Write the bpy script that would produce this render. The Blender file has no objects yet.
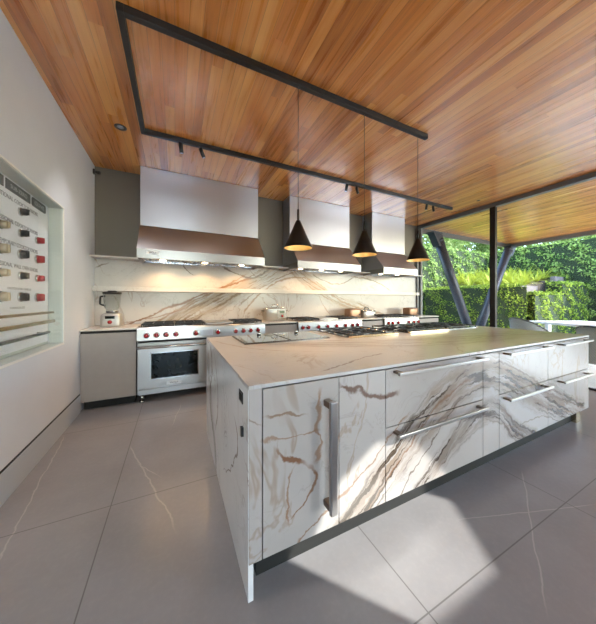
import bpy, bmesh, math, random
import numpy as np
from mathutils import Vector, Matrix
random.seed(7)
PI = math.pi
S = bpy.context.scene
COL = S.collection
# ------------------------------------------------------------------ camera, sky, sun, exposure
cam = bpy.data.cameras.new('camera'); camo = bpy.data.objects.new('camera', cam); COL.objects.link(camo)
camo.location = (0, 0, 1.266); camo.rotation_euler = (PI/2, 0, -0.4533)
cam.sensor_fit = 'HORIZONTAL'; cam.sensor_width = 36; cam.lens = 36*252.82/596
cam.shift_y = -11.22/596; cam.clip_start = .02; cam.clip_end = 300
S.camera = camo
SUN = Vector((-.50, .62, -.60))
w = bpy.data.worlds.new('sky'); S.world = w; w.use_nodes = True
wn = w.node_tree.nodes; sky = wn.new('ShaderNodeTexSky'); sky.sky_type = 'NISHITA'; sky.sun_disc = False
sky.sun_elevation = math.radians(37); sky.sun_rotation = math.radians(141); sky.air_density = 1.0; sky.dust_density = .6; sky.ozone_density = 1.0
bg = wn['Background']; bg.inputs['Strength'].default_value = .60
w.node_tree.links.new(sky.outputs[0], bg.inputs['Color'])
sl = bpy.data.lights.new('sun', 'SUN'); sl.energy = 3.7; sl.angle = .009; sl.color = (1, .97, .93)
so = bpy.data.objects.new('sun', sl); COL.objects.link(so); so.rotation_euler = SUN.to_track_quat('-Z', 'Y').to_euler()
S.view_settings.view_transform = 'Standard'; S.view_settings.look = 'None'; S.view_settings.gamma = 1
S.view_settings.exposure = 1.42

# ------------------------------------------------------------------ node helpers / materials
class NT:
    def __init__(s, name):
        s.m = bpy.data.materials.new(name); s.m.use_nodes = True; s.t = s.m.node_tree
        s.b = s.t.nodes['Principled BSDF']; s.out = s.t.nodes['Material Output']
    def n(s, typ, **k):
        x = s.t.nodes.new('ShaderNode'+typ)
        for a, v in k.items(): setattr(x, a, v)
        return x
    def set(s, inp, v):
        if hasattr(v, 'links') or isinstance(v, bpy.types.NodeSocket): s.t.links.new(v, inp)
        else: inp.default_value = v
    def math(s, op, a, b=0, c=None, clamp=False):
        x = s.n('Math', operation=op, use_clamp=clamp); s.set(x.inputs[0], a); s.set(x.inputs[1], b)
        if c is not None: s.set(x.inputs[2], c)
        return x.outputs[0]
    def obj(s):
        return s.n('TexCoord').outputs['Object']
    def xyz(s, v):
        x = s.n('SeparateXYZ'); s.set(x.inputs[0], v); return x.outputs
    def vec(s, a, b, c):
        x = s.n('CombineXYZ'); s.set(x.inputs[0], a); s.set(x.inputs[1], b); s.set(x.inputs[2], c); return x.outputs[0]
    def noise(s, v, scale, detail=4, rough=.55, dist=0, out=0):
        x = s.n('TexNoise'); s.set(x.inputs['Vector'], v); s.set(x.inputs['Scale'], scale)
        x.inputs['Detail'].default_value = detail; x.inputs['Roughness'].default_value = rough; x.inputs['Distortion'].default_value = dist
        return x.outputs[out]
    def ramp(s, f, stops):
        x = s.n('ValToRGB'); s.set(x.inputs[0], f); e = x.color_ramp.elements
        for i, (p, c) in enumerate(stops):
            if i > 1: e.new(p)
            e[i].position = p; e[i].color = (*c, 1) if not isinstance(c, (int, float)) else (c, c, c, 1)
        return x.outputs[0]
    def mix(s, f, a, b, mode='MIX'):
        x = s.n('Mix', data_type='RGBA', blend_type=mode); s.set(x.inputs[0], f)
        s.set(x.inputs[6], (*a, 1) if isinstance(a, tuple) else a); s.set(x.inputs[7], (*b, 1) if isinstance(b, tuple) else b)
        return x.outputs[2]
    def maprange(s, v, a, b, c=0, d=1, smooth=True):
        x = s.n('MapRange', interpolation_type='SMOOTHSTEP' if smooth else 'LINEAR')
        for i, q in enumerate((v, a, b, c, d)): s.set(x.inputs[i], q)
        return x.outputs[0]
    def bump(s, h, st=.2, dist=.01):
        x = s.n('Bump'); x.inputs['Strength'].default_value = st; x.inputs['Distance'].default_value = dist
        s.set(x.inputs['Height'], h); s.set(s.b.inputs['Normal'], x.outputs[0])
    def p(s, **k):
        for a, v in k.items(): s.set(s.b.inputs[a.replace('_', ' ')], (*v, 1) if isinstance(v, tuple) and len(v) == 3 else v)
        return s

def plain(name, col, rough=.5, metal=0, var=.06, scale=12, emit=None, es=0, spec=.5, coat=0):
    t = NT(name); o = t.obj(); n = t.noise(o, scale, 3)
    c = t.mix(t.maprange(n, .3, .7), tuple(x*(1-var) for x in col), tuple(min(1, x*(1+var)) for x in col))
    t.p(Base_Color=c, Roughness=rough, Metallic=metal, Specular_IOR_Level=spec, Coat_Weight=coat)
    if emit: t.p(Emission_Color=emit, Emission_Strength=es)
    return t.m

def brushed(name, col, rough=.28, axis=2, amp=.04):
    t = NT(name); x, y, z = t.xyz(t.obj())
    q = [t.math('MULTIPLY', v, .4 if i == axis else 9) for i, v in enumerate((x, y, z))]
    n = t.noise(t.vec(*q), 1.6, 3)
    c = t.mix(n, tuple(v*.975 for v in col), col)
    t.p(Base_Color=c, Metallic=1.0, Roughness=rough)
    return t.m

def marble(name, axes=(0, 2), veins=(), bands=(), base=(.80, .765, .73), seed=0., rng=(0, 4), generic=.8, rough=.22, coat=.0):
    """veins: (points, width, colour, strength, indep axis 0/1); bands: (points, half width, colour a, colour b, strength)."""
    t = NT(name); o = t.obj(); sep = t.xyz(o); A, B = sep[axes[0]], sep[axes[1]]
    so_ = t.n('VectorMath', operation='ADD'); t.set(so_.inputs[0], o); so_.inputs[1].default_value = (seed, seed*.7, -seed)
    v = so_.outputs[0]
    wob = t.noise(v, 2.2, 5, .6, out=1); wc = t.n('SeparateColor'); t.set(wc.inputs[0], wob)
    fine = t.noise(v, 14, 4, .6, out=1); fc = t.n('SeparateColor'); t.set(fc.inputs[0], fine)
    def wobble(x, i, a=.11, b=.055):
        y = t.math('ADD', x, t.math('MULTIPLY', t.math('SUBTRACT', wc.outputs[i], .5), a))
        return t.math('ADD', y, t.math('MULTIPLY', t.math('SUBTRACT', fc.outputs[i], .5), b))
    a2, b2 = wobble(A, 0), wobble(B, 1)
    cloud = t.noise(v, 1.3, 6, .6)
    col = t.mix(t.maprange(cloud, .35, .75), base, tuple(x*f for x, f in zip(base, (.86, .87, .885))))
    # thin wandering generic veins
    for k, (sc, w_, cc, st) in enumerate(((1.5, .012, (.26, .17, .11), .6), (2.9, .008, (.28, .25, .24), .5))):
        q = t.n('VectorMath', operation='MULTIPLY'); t.set(q.inputs[0], v); q.inputs[1].default_value = (1, 1.4, 1) if k else (1.3, 1, .8)
        nn = t.noise(q.outputs[0], sc, 5, .62, 1.0)
        rid = t.math('ABSOLUTE', t.math('SUBTRACT', nn, .5))
        m = t.maprange(rid, 0, w_*1.6, 1, 0)
        pres = t.maprange(t.noise(v, 1.1+k, 2), .46, .62)
        col = t.mix(t.math('MULTIPLY', t.math('MULTIPLY', m, pres), st*generic), col, cc)
    veins = [(p_, w_, (cc[0]*.5, cc[1]*.38, cc[2]*.30), s_, a_) for p_, w_, cc, s_, a_ in veins]
    bands = [(p_, w_, tuple(c*.85 for c in ca), tuple(c*.7 for c in cb), s_) for p_, w_, ca, cb, s_ in bands]
    r0, r1 = rng; R = r1-r0
    def curve(pts, x):
        u = t.math('MULTIPLY', t.math('SUBTRACT', x, r0), 1/R)
        fcn = t.n('FloatCurve'); t.set(fcn.inputs['Value'], u)
        cu = fcn.mapping.curves[0]; P = sorted(((p-r0)/R, (q-r0)/R) for p, q in pts)
        while len(cu.points) < len(P): cu.points.new(.5, .5)
        for pt, pq in zip(cu.points, P): pt.location = pq; pt.handle_type = 'AUTO'
        fcn.mapping.update()
        lo, hi = P[0][0], P[-1][0]
        inr = t.math('MULTIPLY', t.maprange(u, lo-.004, lo+.008), t.maprange(u, hi-.012, hi+.004, 1, 0))
        return t.math('ADD', t.math('MULTIPLY', fcn.outputs[0], R), r0), inr
    for pts, hw, ca, cb, st in bands:
        cy, inr = curve(pts, a2)
        dz = t.math('SUBTRACT', b2, cy)
        m = t.maprange(t.math('ABSOLUTE', dz), hw*.35, hw, 1, 0)
        s1 = t.noise(t.vec(t.math('MULTIPLY', A, 1.6), t.math('MULTIPLY', dz, 11), seed), 1, 5, .65, .35)
        s2 = t.noise(t.vec(t.math('MULTIPLY', A, 2.6), t.math('MULTIPLY', dz, 26), seed+3), 1, 4, .6, .4)
        col = t.mix(t.math('MULTIPLY', t.math('MULTIPLY', m, inr), t.math('MULTIPLY', t.maprange(s1, .34, .56), st)), col, ca)
        col = t.mix(t.math('MULTIPLY', t.math('MULTIPLY', m, inr), t.math('MULTIPLY', t.maprange(s2, .50, .60), st)), col, cb)
    wm = t.maprange(t.noise(v, 7, 3), .3, .7, .45, 1.5)
    for pts, wd, cc, st, ax in veins:
        if ax == 0: cy, inr = curve(pts, a2); d = t.math('SUBTRACT', b2, cy)
        else: cy, inr = curve([(q, p) for p, q in pts], b2); d = t.math('SUBTRACT', a2, cy)
        d = t.math('DIVIDE', t.math('ABSOLUTE', d), wm)
        m = t.maprange(d, wd*.25, wd, 1, 0)
        col = t.mix(t.math('MULTIPLY', t.math('MULTIPLY', m, inr), st), col, cc)
    t.p(Base_Color=col, Roughness=rough, Coat_Weight=coat, Coat_Roughness=.18)
    return t.m

def wood_ceiling():
    t = NT('wood_ceiling'); x, y, z = t.xyz(t.obj())
    pw = .085
    u = t.math('DIVIDE', x, pw); pid = t.math('FLOOR', u); fr = t.math('FRACT', u)
    wn_ = t.n('TexWhiteNoise', noise_dimensions='1D'); t.set(wn_.inputs['W'], pid)
    yo = t.math('ADD', y, t.math('MULTIPLY', wn_.outputs[0], 7))
    seg = t.math('FLOOR', t.math('DIVIDE', yo, 1.9))
    w2 = t.n('TexWhiteNoise', noise_dimensions='2D'); t.set(w2.inputs['Vector'], t.vec(pid, seg, 0))
    g = t.noise(t.vec(t.math('MULTIPLY', x, 26), t.math('MULTIPLY', yo, 1.3), t.math('MULTIPLY', w2.outputs[0], 9)), 1, 5, .6, .6)
    v = t.math('ADD', t.math('MULTIPLY', w2.outputs[0], .42), t.math('MULTIPLY', g, .72))
    col = t.ramp(v, [(.18, (.28, .068, .010)), (.52, (.66, .225, .036)), (.95, (.97, .50, .15))])
    edge = t.maprange(t.math('ABSOLUTE', t.math('SUBTRACT', fr, .5)), .47, .498, 0, 1)
    col = t.mix(t.math('MULTIPLY', edge, .55), col, (.10, .04, .015))
    t.p(Base_Color=col, Roughness=t.maprange(g, .3, .7, .24, .36, False), Coat_Weight=1.0, Coat_IOR=1.75, Coat_Roughness=.24)
    t.bump(t.math('SUBTRACT', t.math('MULTIPLY', g, .2), edge), .15, .003)
    return t.m

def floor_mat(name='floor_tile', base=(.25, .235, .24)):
    t = NT(name); o = t.obj(); x, y, z = t.xyz(o)
    n = t.noise(o, 2.0, 4, .55); n2 = t.noise(o, 40, 3)
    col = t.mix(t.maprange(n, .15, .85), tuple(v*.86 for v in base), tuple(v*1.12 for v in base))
    col = t.mix(t.maprange(n2, .4, .8, 0, .12), col, (.4, .37, .35))
    px, py = 1.28, 1.22
    fx = t.math('ABSOLUTE', t.math('SUBTRACT', t.math('FRACT', t.math('DIVIDE', t.math('ADD', x, 50*px-2.205+px/2), px)), .5))
    fy = t.math('ABSOLUTE', t.math('SUBTRACT', t.math('FRACT', t.math('DIVIDE', t.math('ADD', y, 50*py-.69+py/2), py)), .5))
    j = t.math('MAXIMUM', t.maprange(fx, .0014, .0030, 1, 0), t.maprange(fy, .0014, .0030, 1, 0))
    # a few pale veins in the stone
    wob = t.noise(o, 5, 4, .6, out=1); wc = t.n('SeparateColor'); t.set(wc.inputs[0], wob)
    xx = t.math('ADD', x, t.math('MULTIPLY', t.math('SUBTRACT', wc.outputs[0], .5), .06))
    def line(x0, y0, x1, y1, wd):
        dx, dy = x1-x0, y1-y0; L = math.hypot(dx, dy)
        d = t.math('ADD', t.math('MULTIPLY', t.math('SUBTRACT', xx, x0), dy/L), t.math('MULTIPLY', t.math('SUBTRACT', y, y0), -dx/L))
        s_ = t.math('ADD', t.math('MULTIPLY', t.math('SUBTRACT', xx, x0), dx/L), t.math('MULTIPLY', t.math('SUBTRACT', y, y0), dy/L))
        inr = t.math('MULTIPLY', t.maprange(s_, -.05, .05), t.maprange(s_, L-.1, L+.1, 1, 0))
        return t.math('MULTIPLY', t.maprange(t.math('ABSOLUTE', d), wd*.2, wd, 1, 0), inr)
    m = None
    for a in ((-.925, 3.05, -.77, 1.7, .006), (-.34, 2.6, -.01, 1.6, .007), (.07, 3.4, -.02, 2.9, .006), (2.3, .95, 1.4, .5, .005), (1.5, .9, 2.3, .62, .004), (-.25, 2.3, -.12, 2.1, .004)):
        l = line(*a); m = l if m is None else t.math('MAXIMUM', m, l)
    col = t.mix(t.math('MULTIPLY', m, .5), col, (.50, .45, .42))
    col = t.mix(t.math('MULTIPLY', j, .75), col, (.08, .072, .068))
    t.p(Base_Color=col, Roughness=.31)
    return t.m

def leafy(name, c1, c2, sc=3.0):
    t = NT(name); g = t.n('NewGeometry')
    n = t.noise(t.obj(), sc, 3)
    wn_ = t.n('TexWhiteNoise', noise_dimensions='1D'); t.set(wn_.inputs['W'], g.outputs['Random Per Island'])
    f = t.math('ADD', t.math('MULTIPLY', n, .5), t.math('MULTIPLY', wn_.outputs[0], .5))
    col = t.mix(t.maprange(f, .25, .75), c1, c2)
    t.p(Base_Color=col, Roughness=.6, Specular_IOR_Level=.2)
    # light passes through thin leaves
    tr = t.n('BsdfTranslucent'); t.set(tr.inputs[0], col); ms = t.n('MixShader'); ms.inputs[0].default_value = .28
    t.t.links.new(t.b.outputs[0], ms.inputs[1]); t.t.links.new(tr.outputs[0], ms.inputs[2]); t.t.links.new(ms.outputs[0], t.out.inputs[0])
    return t.m

def thin_glass(name, tint=(.96, .985, .97), strength=1.0, rough=0.0):
    t = NT(name); tr = t.n('BsdfTransparent'); tr.inputs[0].default_value = (*tint, 1)
    gl = t.n('BsdfGlossy'); gl.inputs['Roughness'].default_value = rough
    lw = t.n('LayerWeight'); lw.inputs[0].default_value = .5
    f = t.math('MULTIPLY', t.math('MULTIPLY_ADD', t.math('POWER', lw.outputs['Facing'], 4.0), .9, .025), strength, clamp=True)
    ms = t.n('MixShader'); t.set(ms.inputs[0], f)
    t.t.links.new(tr.outputs[0], ms.inputs[1]); t.t.links.new(gl.outputs[0], ms.inputs[2]); t.t.links.new(ms.outputs[0], t.out.inputs[0])
    t.t.nodes.remove(t.b)
    return t.m

def weave():
    t = NT('grey_weave'); x, y, z = t.xyz(t.obj())
    a = t.math('SINE', t.math('MULTIPLY', z, 260)); ang = t.math('ARCTAN2', y, x); b = t.math('SINE', t.math('MULTIPLY', ang, 90))
    h = t.math('MULTIPLY', a, b)
    t.p(Base_Color=t.mix(t.maprange(h, -.6, .6), (.34, .34, .34), (.62, .61, .60)), Roughness=.6); t.bump(h, .5, .01)
    return t.m

BR, GR, DG = (.19, .095, .05), (.36, .33, .30), (.22, .20, .19)
M = {}
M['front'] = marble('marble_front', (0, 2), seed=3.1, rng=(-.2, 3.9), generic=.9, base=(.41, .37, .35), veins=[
    ([(.46, .86), (.51, .83), (.60, .81), (.64, .775), (.70, .755), (.78, .745), (.88, .755)], .016, BR, .9, 0),
    ([(.51, .83), (.535, .79)], .014, BR, .8, 0),
    ([(.13, .62), (.15, .575), (.22, .535), (.30, .49)], .016, (.36, .20, .10), .9, 0),
    ([(.30, .49), (.33, .43), (.31, .37), (.25, .31), (.19, .27)], .016, (.40, .23, .12), .85, 1),
    ([(.36, .86), (.34, .79), (.355, .73), (.33, .67), (.37, .59), (.34, .485)], .017, (.52, .33, .19), .7, 1),
    ([(.06, .665), (.17, .64), (.28, .65), (.36, .65)], .008, (.50, .36, .25), .7, 0),
    ([(.07, .765), (.14, .755), (.23, .742), (.28, .735)], .007, (.42, .33, .26), .8, 0),
    ([(.23, .51), (.19, .46), (.185, .37), (.18, .25)], .009, (.50, .34, .22), .75, 1),
    ([(.10, .06), (.40, .26), (.56, .33), (.8, .52), (.95, .62)], .011, (.42, .26, .15), .75, 0),
    ([(.50, .02), (.7, .22), (.95, .42), (1.2, .60), (1.55, .74)], .012, (.34, .22, .14), .7, 0),
    ([(.84, .12), (1.0, .28), (1.2, .45), (1.45, .62)], .010, DG, .8, 0),
    ([(1.9, .81), (2.1, .76), (2.4, .62), (2.65, .47), (3.05, .33), (3.5, .16)], .014, (.30, .28, .28), .75, 0),
    ([(1.9, .46), (2.1, .34), (2.35, .15)], .014, (.33, .30, .30), .7, 0),
    ([(1.72, .42), (2.05, .30), (2.5, .28), (2.9, .16)], .009, (.33, .30, .30), .6, 0),
    ([(.0, .78), (.03, .75), (.055, .73)], .008, (.35, .26, .2), .8, 0),
    ], bands=[
    ([(.25, -.12), (.56, .14), (.87, .40), (1.2, .60), (1.6, .74), (1.95, .70), (2.3, .56), (2.8, .36), (3.5, .10)], .19, (.27, .20, .155), (.09, .06, .04), 1.0),
    ([(.9, .0), (1.2, .24), (1.5, .42), (1.8, .47), (2.1, .28), (2.5, .08)], .12, (.26, .21, .18), (.10, .07, .055), 1.0)])
M['island_top'] = marble('marble_island_top', (0, 1), seed=5.3, rng=(-.2, 3.9), base=(.52, .50, .49), generic=1.0, rough=.30, coat=.35, veins=[
    ([(.05, 1.3), (.18, .90), (.32, .70), (.52, .56), (.75, .44)], .02, (.50, .34, .22), .6, 1),
    ([(.38, .06), (.50, .10), (.58, .126), (.70, .177), (1.0, .25)], .012, BR, .75, 0),
    ([(.9, .95), (1.5, .62), (2.3, .50), (3.4, .2)], .02, (.45, .36, .30), .5, 0)],
    bands=[([(.2, 1.2), (.9, .75), (1.6, .5), (2.6, .4), (3.6, .3)], .3, (.42, .37, .34), (.32, .26, .21), .8)])
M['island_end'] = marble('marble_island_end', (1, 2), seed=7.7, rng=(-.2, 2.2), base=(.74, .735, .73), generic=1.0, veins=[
    ([(1.3, .88), (1.15, .7), (1.28, .45), (1.05, .2)], .03, (.33, .31, .30), .7, 1), ([(.32, .66), (.2, .57), (.3, .42), (.6, .2)], .012, (.35, .29, .24), .7, 1),
    ([(1.05, .88), (.85, .6), (.95, .3)], .02, (.4, .37, .35), .6, 1)], bands=[([(.9, .0), (1.1, .3), (1.5, .8)], .15, (.45, .43, .42), (.3, .28, .27), .7)])
GD = (.40, .23, .11)
M['splash'] = marble('marble_backsplash', (0, 2), seed=11.2, rng=(-1, 5.4), base=(.52, .50, .485), generic=1.0, rough=.25, veins=[
    ([(-.7, .89), (-.36, 1.045), (-.1, 1.178), (.127, 1.238), (.417, 1.37), (.73, 1.483), (1.235, 1.669)], .022, GD, .85, 0),
    ([(-.644, .96), (-.36, 1.02), (.08, 1.14), (.468, 1.317)], .012, GD, .7, 0),
    ([(.10, 1.85), (.17, 1.74), (.294, 1.657)], .018, (.2, .16, .13), .85, 0),
    ([(.70, 1.82), (.95, 1.69), (1.235, 1.669), (1.48, 1.827)], .022, (.2, .17, .15), .85, 0),
    ([(-.964, 1.715), (-.8, 1.794)], .012, (.3, .26, .22), .7, 0),
    ([(-.4, .877), (.08, 1.161), (.675, 1.455), (1.118, 1.721)], .022, (.45, .30, .17), .7, 0),
    ([(1.04, 1.067), (1.34, 1.383), (1.71, 1.63), (2.26, 1.713)], .03, (.45, .31, .18), .75, 0),
    ([(.985, 1.209), (1.585, 1.625), (1.98, 1.794)], .02, (.33, .25, .18), .7, 0),
    ([(2.4, 1.78), (2.65, 1.67), (2.955, 1.605), (3.378, 1.758)], .02, (.26, .22, .2), .8, 0),
    ([(2.26, 1.713), (2.7, 1.465), (3.2, 1.196), (4.1, 1.0)], .03, (.48, .32, .18), .7, 0),
    ([(2.56, 1.397), (3.0, 1.197), (3.9, .97)], .02, (.45, .30, .18), .7, 0),
    ([(2.5, 1.45), (2.6, 1.2), (2.8, .998)], .022, (.45, .31, .19), .7, 0),
    ([(3.29, 1.754), (3.9, 1.707), (4.4, 1.495)], .02, (.33, .27, .22), .7, 0),
    ([(1.15, 1.80), (1.336, 1.675), (1.52, 1.802)], .016, (.3, .25, .2), .7, 0)],
    bands=[([(-.3, .75), (.2, 1.05), (.8, 1.38), (1.3, 1.66), (1.8, 1.95)], .24, (.42, .35, .28), (.30, .21, .14), 1.0),
           ([(1.9, 1.95), (2.3, 1.66), (2.8, 1.38), (3.4, 1.12), (4.2, .85)], .22, (.42, .35, .28), (.30, .21, .14), .95)])
M['shelf'] = marble('marble_shelf', (0, 2), seed=2.2, rng=(-1, 5.4), base=(.60, .58, .555), generic=.4)
M['counter'] = marble('marble_counter', (0, 1), seed=9.2, rng=(-1, 5.4), base=(.64, .59, .54), generic=.4)
M['wood'] = wood_ceiling(); M['floor'] = floor_mat()
M['wall'] = plain('white_plaster', (.66, .68, .74), .6, var=.015, scale=3)
M['darkwall'] = brushed('dark_patinated_panel', (.165, .155, .135), .5, 2); M['darkwall'].node_tree.nodes['Principled BSDF'].inputs['Metallic'].default_value = .35
M['steel'] = brushed('brushed_steel', (.55, .56, .61), .31, 2)
M['steelh'] = brushed('brushed_steel_horizontal', (.40, .39, .385), .31, 0)
M['polished'] = plain('polished_steel', (.58, .57, .56), .14, 1, var=.02)
M['handle'] = plain('satin_handle', (.38, .365, .36), .28, 1, var=.03)
M['bracket'] = plain('bronze_bracket', (.23, .17, .13), .3, 1)
M['black'] = plain('black_metal', (.012, .012, .012), .4)
M['iron'] = plain('cast_iron', (.018, .018, .02), .45, spec=.4)
M['gap'] = plain('dark_recess', (.012, .011, .010), .8)
M['cone'] = plain('pendant_black', (.022, .020, .018), .33, .6)
M['gold'] = plain('pendant_gold', (.85, .60, .24), .3, 1)
M['red'] = plain('red_knob', (.30, .008, .012), .25, coat=.5)
M['cabinet'] = plain('taupe_lacquer', (.33, .29, .265), .38, var=.02)
M['base'] = brushed('grey_stone_base', (.46, .48, .52), .5, 1); M['base'].node_tree.nodes['Principled BSDF'].inputs['Metallic'].default_value = 0
M['frame'] = plain('bronze_frame', (.022, .020, .020), .4, .4)
M['greyframe'] = plain('grey_steel_frame', (.16, .165, .17), .45, .4)
M['column'] = plain('blue_grey_steel', (.045, .05, .07), .4, .2)
M['trim'] = plain('brass_trim', (.62, .50, .33), .22, 1)
M['ovenglass'] = plain('oven_glass', (.004, .006, .006), .10, spec=.2)
M['induct'] = plain('black_glass_top', (.02, .022, .022), .05, spec=.9, coat=1)
M['glass'] = thin_glass('window_glass', strength=.5); M['caseglass'] = thin_glass('case_glass', (.985, .995, .99), .35)
M['jar'] = thin_glass('jar_glass', (.82, .84, .84), 2.2)
M['casewall'] = plain('case_lining', (.62, .66, .64), .5, var=.02)
M['board'] = plain('display_board', (.84, .85, .92), .4, var=.01)
M['whitetrim'] = plain('white_trim', (.82, .81, .78), .4, var=.01)
M['textgrey'] = plain('lettering_grey', (.16, .17, .20), .6)
M['plate'] = plain('plate_grey', (.10, .11, .12), .35, .5)
M['platetext'] = plain('plate_lettering', (.55, .56, .58), .3, .3)
M['kbrass'] = plain('knob_champagne', (.52, .44, .32), .3, .7); M['kblack'] = plain('knob_black', (.03, .03, .032), .3); M['kred'] = plain('knob_red', (.38, .03, .035), .3)
M['hbronze'] = plain('bar_bronze', (.45, .32, .18), .25, 1); M['hgold'] = plain('bar_brass', (.62, .46, .24), .22, 1); M['hdark'] = plain('bar_gunmetal', (.16, .15, .15), .25, 1)
M['hedge'] = leafy('hedge_leaf', (.07, .15, .03), (.46, .60, .17)); M['hedge2'] = leafy('hedge_leaf_low', (.06, .13, .015), (.46, .58, .08))
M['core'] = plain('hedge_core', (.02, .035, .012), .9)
M['tree'] = leafy('tree_leaf', (.16, .25, .06), (.48, .56, .24), 1.2); M['bark'] = plain('bark', (.10, .07, .05), .9)
M['strap'] = leafy('strap_leaf', (.36, .42, .05), (.62, .62, .12))
M['soil'] = plain('soil', (.09, .065, .045), .95, var=.3); M['lawn'] = plain('grass', (.06, .11, .03), .9, var=.3)
M['stone'] = plain('terrace_stone', (.20, .165, .165), .85, var=.15, scale=6)
M['patio'] = floor_mat('patio_stone', (.80, .78, .75))
M['whitetop'] = plain('table_white', (.78, .78, .80), .35, var=.02); M['cushion'] = plain('cushion_white', (.80, .80, .80), .8)
M['weave'] = weave()
M['satin'] = plain('satin_steel', (.52, .50, .47), .42, .85, var=.02)
M['badge'] = plain('badge_plate', (.62, .62, .62), .4, .2)
M['bulb'] = plain('lamp_diffuser', (1, .9, .75), .5, emit=(1, .78, .5), es=5)
M['lcd'] = plain('green_display', (.03, .05, .03), .2, emit=(.25, .5, .25), es=.05)
M['brownside'] = plain('toaster_bronze', (.24, .14, .085), .3, .6)

# ------------------------------------------------------------------ mesh helpers
class MB:
    def __init__(s): s.v = []; s.f = []; s.sm = []
    def add(s, vs, fs, smooth=False):
        o = len(s.v); s.v += [tuple(p) for p in vs]; s.f += [tuple(i+o for i in f) for f in fs]; s.sm += [smooth]*len(fs); return s
    def box(s, x0, x1, y0, y1, z0, z1):
        x0, x1 = sorted((x0, x1)); y0, y1 = sorted((y0, y1)); z0, z1 = sorted((z0, z1))
        return s.add([(x0, y0, z0), (x1, y0, z0), (x1, y1, z0), (x0, y1, z0), (x0, y0, z1), (x1, y0, z1), (x1, y1, z1), (x0, y1, z1)],
                     [(0, 3, 2, 1), (4, 5, 6, 7), (0, 1, 5, 4), (1, 2, 6, 5), (2, 3, 7, 6), (3, 0, 4, 7)])
    def prism(s, prof, a0, a1, axis=0):
        """closed 2-D profile extruded along axis."""
        def P(a, p): return (a, p[0], p[1]) if axis == 0 else ((p[0], a, p[1]) if axis == 1 else (p[0], p[1], a))
        n = len(prof); vs = [P(a0, p) for p in prof]+[P(a1, p) for p in prof]
        fs = [tuple(range(n)), tuple(range(2*n-1, n-1, -1))]+[(i, i+n, (i+1) % n+n, (i+1) % n) for i in range(n)]
        return s.add(vs, fs)
    def tube(s, p, q, r, r2=None, n=16, cap=True):
        p, q = Vector(p), Vector(q); d = (q-p).normalized(); a = d.orthogonal().normalized(); b = d.cross(a)
        r2 = r if r2 is None else r2; vs = []
        for c, rr in ((p, r), (q, r2)):
            for i in range(n): t = 2*PI*i/n; vs.append(c+a*math.cos(t)*rr+b*math.sin(t)*rr)
        s.add(vs, [(i, (i+1) % n, n+(i+1) % n, n+i) for i in range(n)], True)
        if cap: s.add(vs, [tuple(range(n-1, -1, -1)), tuple(range(n, 2*n))])
        return s
    def path(s, pts, r, n=10):
        for a, b in zip(pts[:-1], pts[1:]): s.tube(a, b, r, n=n)
        return s
    def lathe(s, prof, c=(0, 0, 0), n=32, sx=1, sy=1, ex=1.0, axis=2, cap=True):
        vs = []; m = len(prof)
        for r, z in prof:
            for i in range(n):
                t = 2*PI*i/n; ct, st = math.cos(t), math.sin(t)
                X = math.copysign(abs(ct)**ex, ct)*r*sx; Y = math.copysign(abs(st)**ex, st)*r*sy
                P = (X, Y, z) if axis == 2 else ((z, X, Y) if axis == 0 else (X, -z, Y))
                vs.append((c[0]+P[0], c[1]+P[1], c[2]+P[2]))
        s.add(vs, [(j*n+i, j*n+(i+1) % n, (j+1)*n+(i+1) % n, (j+1)*n+i) for j in range(m-1) for i in range(n)], True)
        if cap and prof[0][0] > 1e-4: s.add(vs[:n], [tuple(range(n-1, -1, -1))])
        if cap and prof[-1][0] > 1e-4: s.add(vs[-n:], [tuple(range(n))])
        return s
    def build(s, name, mat, parent=None, bevel=0, loc=None):
        me = bpy.data.meshes.new(name); me.from_pydata(s.v, [], s.f); me.polygons.foreach_set('use_smooth', s.sm)
        me.materials.append(mat); me.update()
        bm = bmesh.new(); bm.from_mesh(me); bmesh.ops.remove_doubles(bm, verts=bm.verts, dist=1e-6) if len(s.v) < 20000 and any(s.sm) else None
        bmesh.ops.recalc_face_normals(bm, faces=bm.faces) if len(s.v) < 20000 else None; bm.to_mesh(me); bm.free()
        o = bpy.data.objects.new(name, me); COL.objects.link(o)
        if parent: o.parent = parent
        if loc: o.location = loc
        if bevel:
            b = o.modifiers.new('bevel', 'BEVEL'); b.width = bevel; b.segments = 2; b.limit_method = 'ANGLE'; b.angle_limit = .7
        return o
def tag(o, label=None, cat=None, group=None, kind=None):
    for k, v in (('label', label), ('category', cat), ('group', group), ('kind', kind)):
        if v: o[k] = v
    return o
def thing(name, label, cat, loc=(0, 0, 0), rz=0, group=None):
    o = bpy.data.objects.new(name, None); COL.objects.link(o); o.location = loc; o.rotation_euler = (0, 0, rz); o.empty_display_size = .1
    return tag(o, label, cat, group)
def struct(o): o['kind'] = 'structure'; return o
def copy_tree(o, parent=None):
    c = o.copy(); COL.objects.link(c)
    if parent: c.parent = parent
    for ch in list(o.children): copy_tree(ch, c)
    return c
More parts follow.
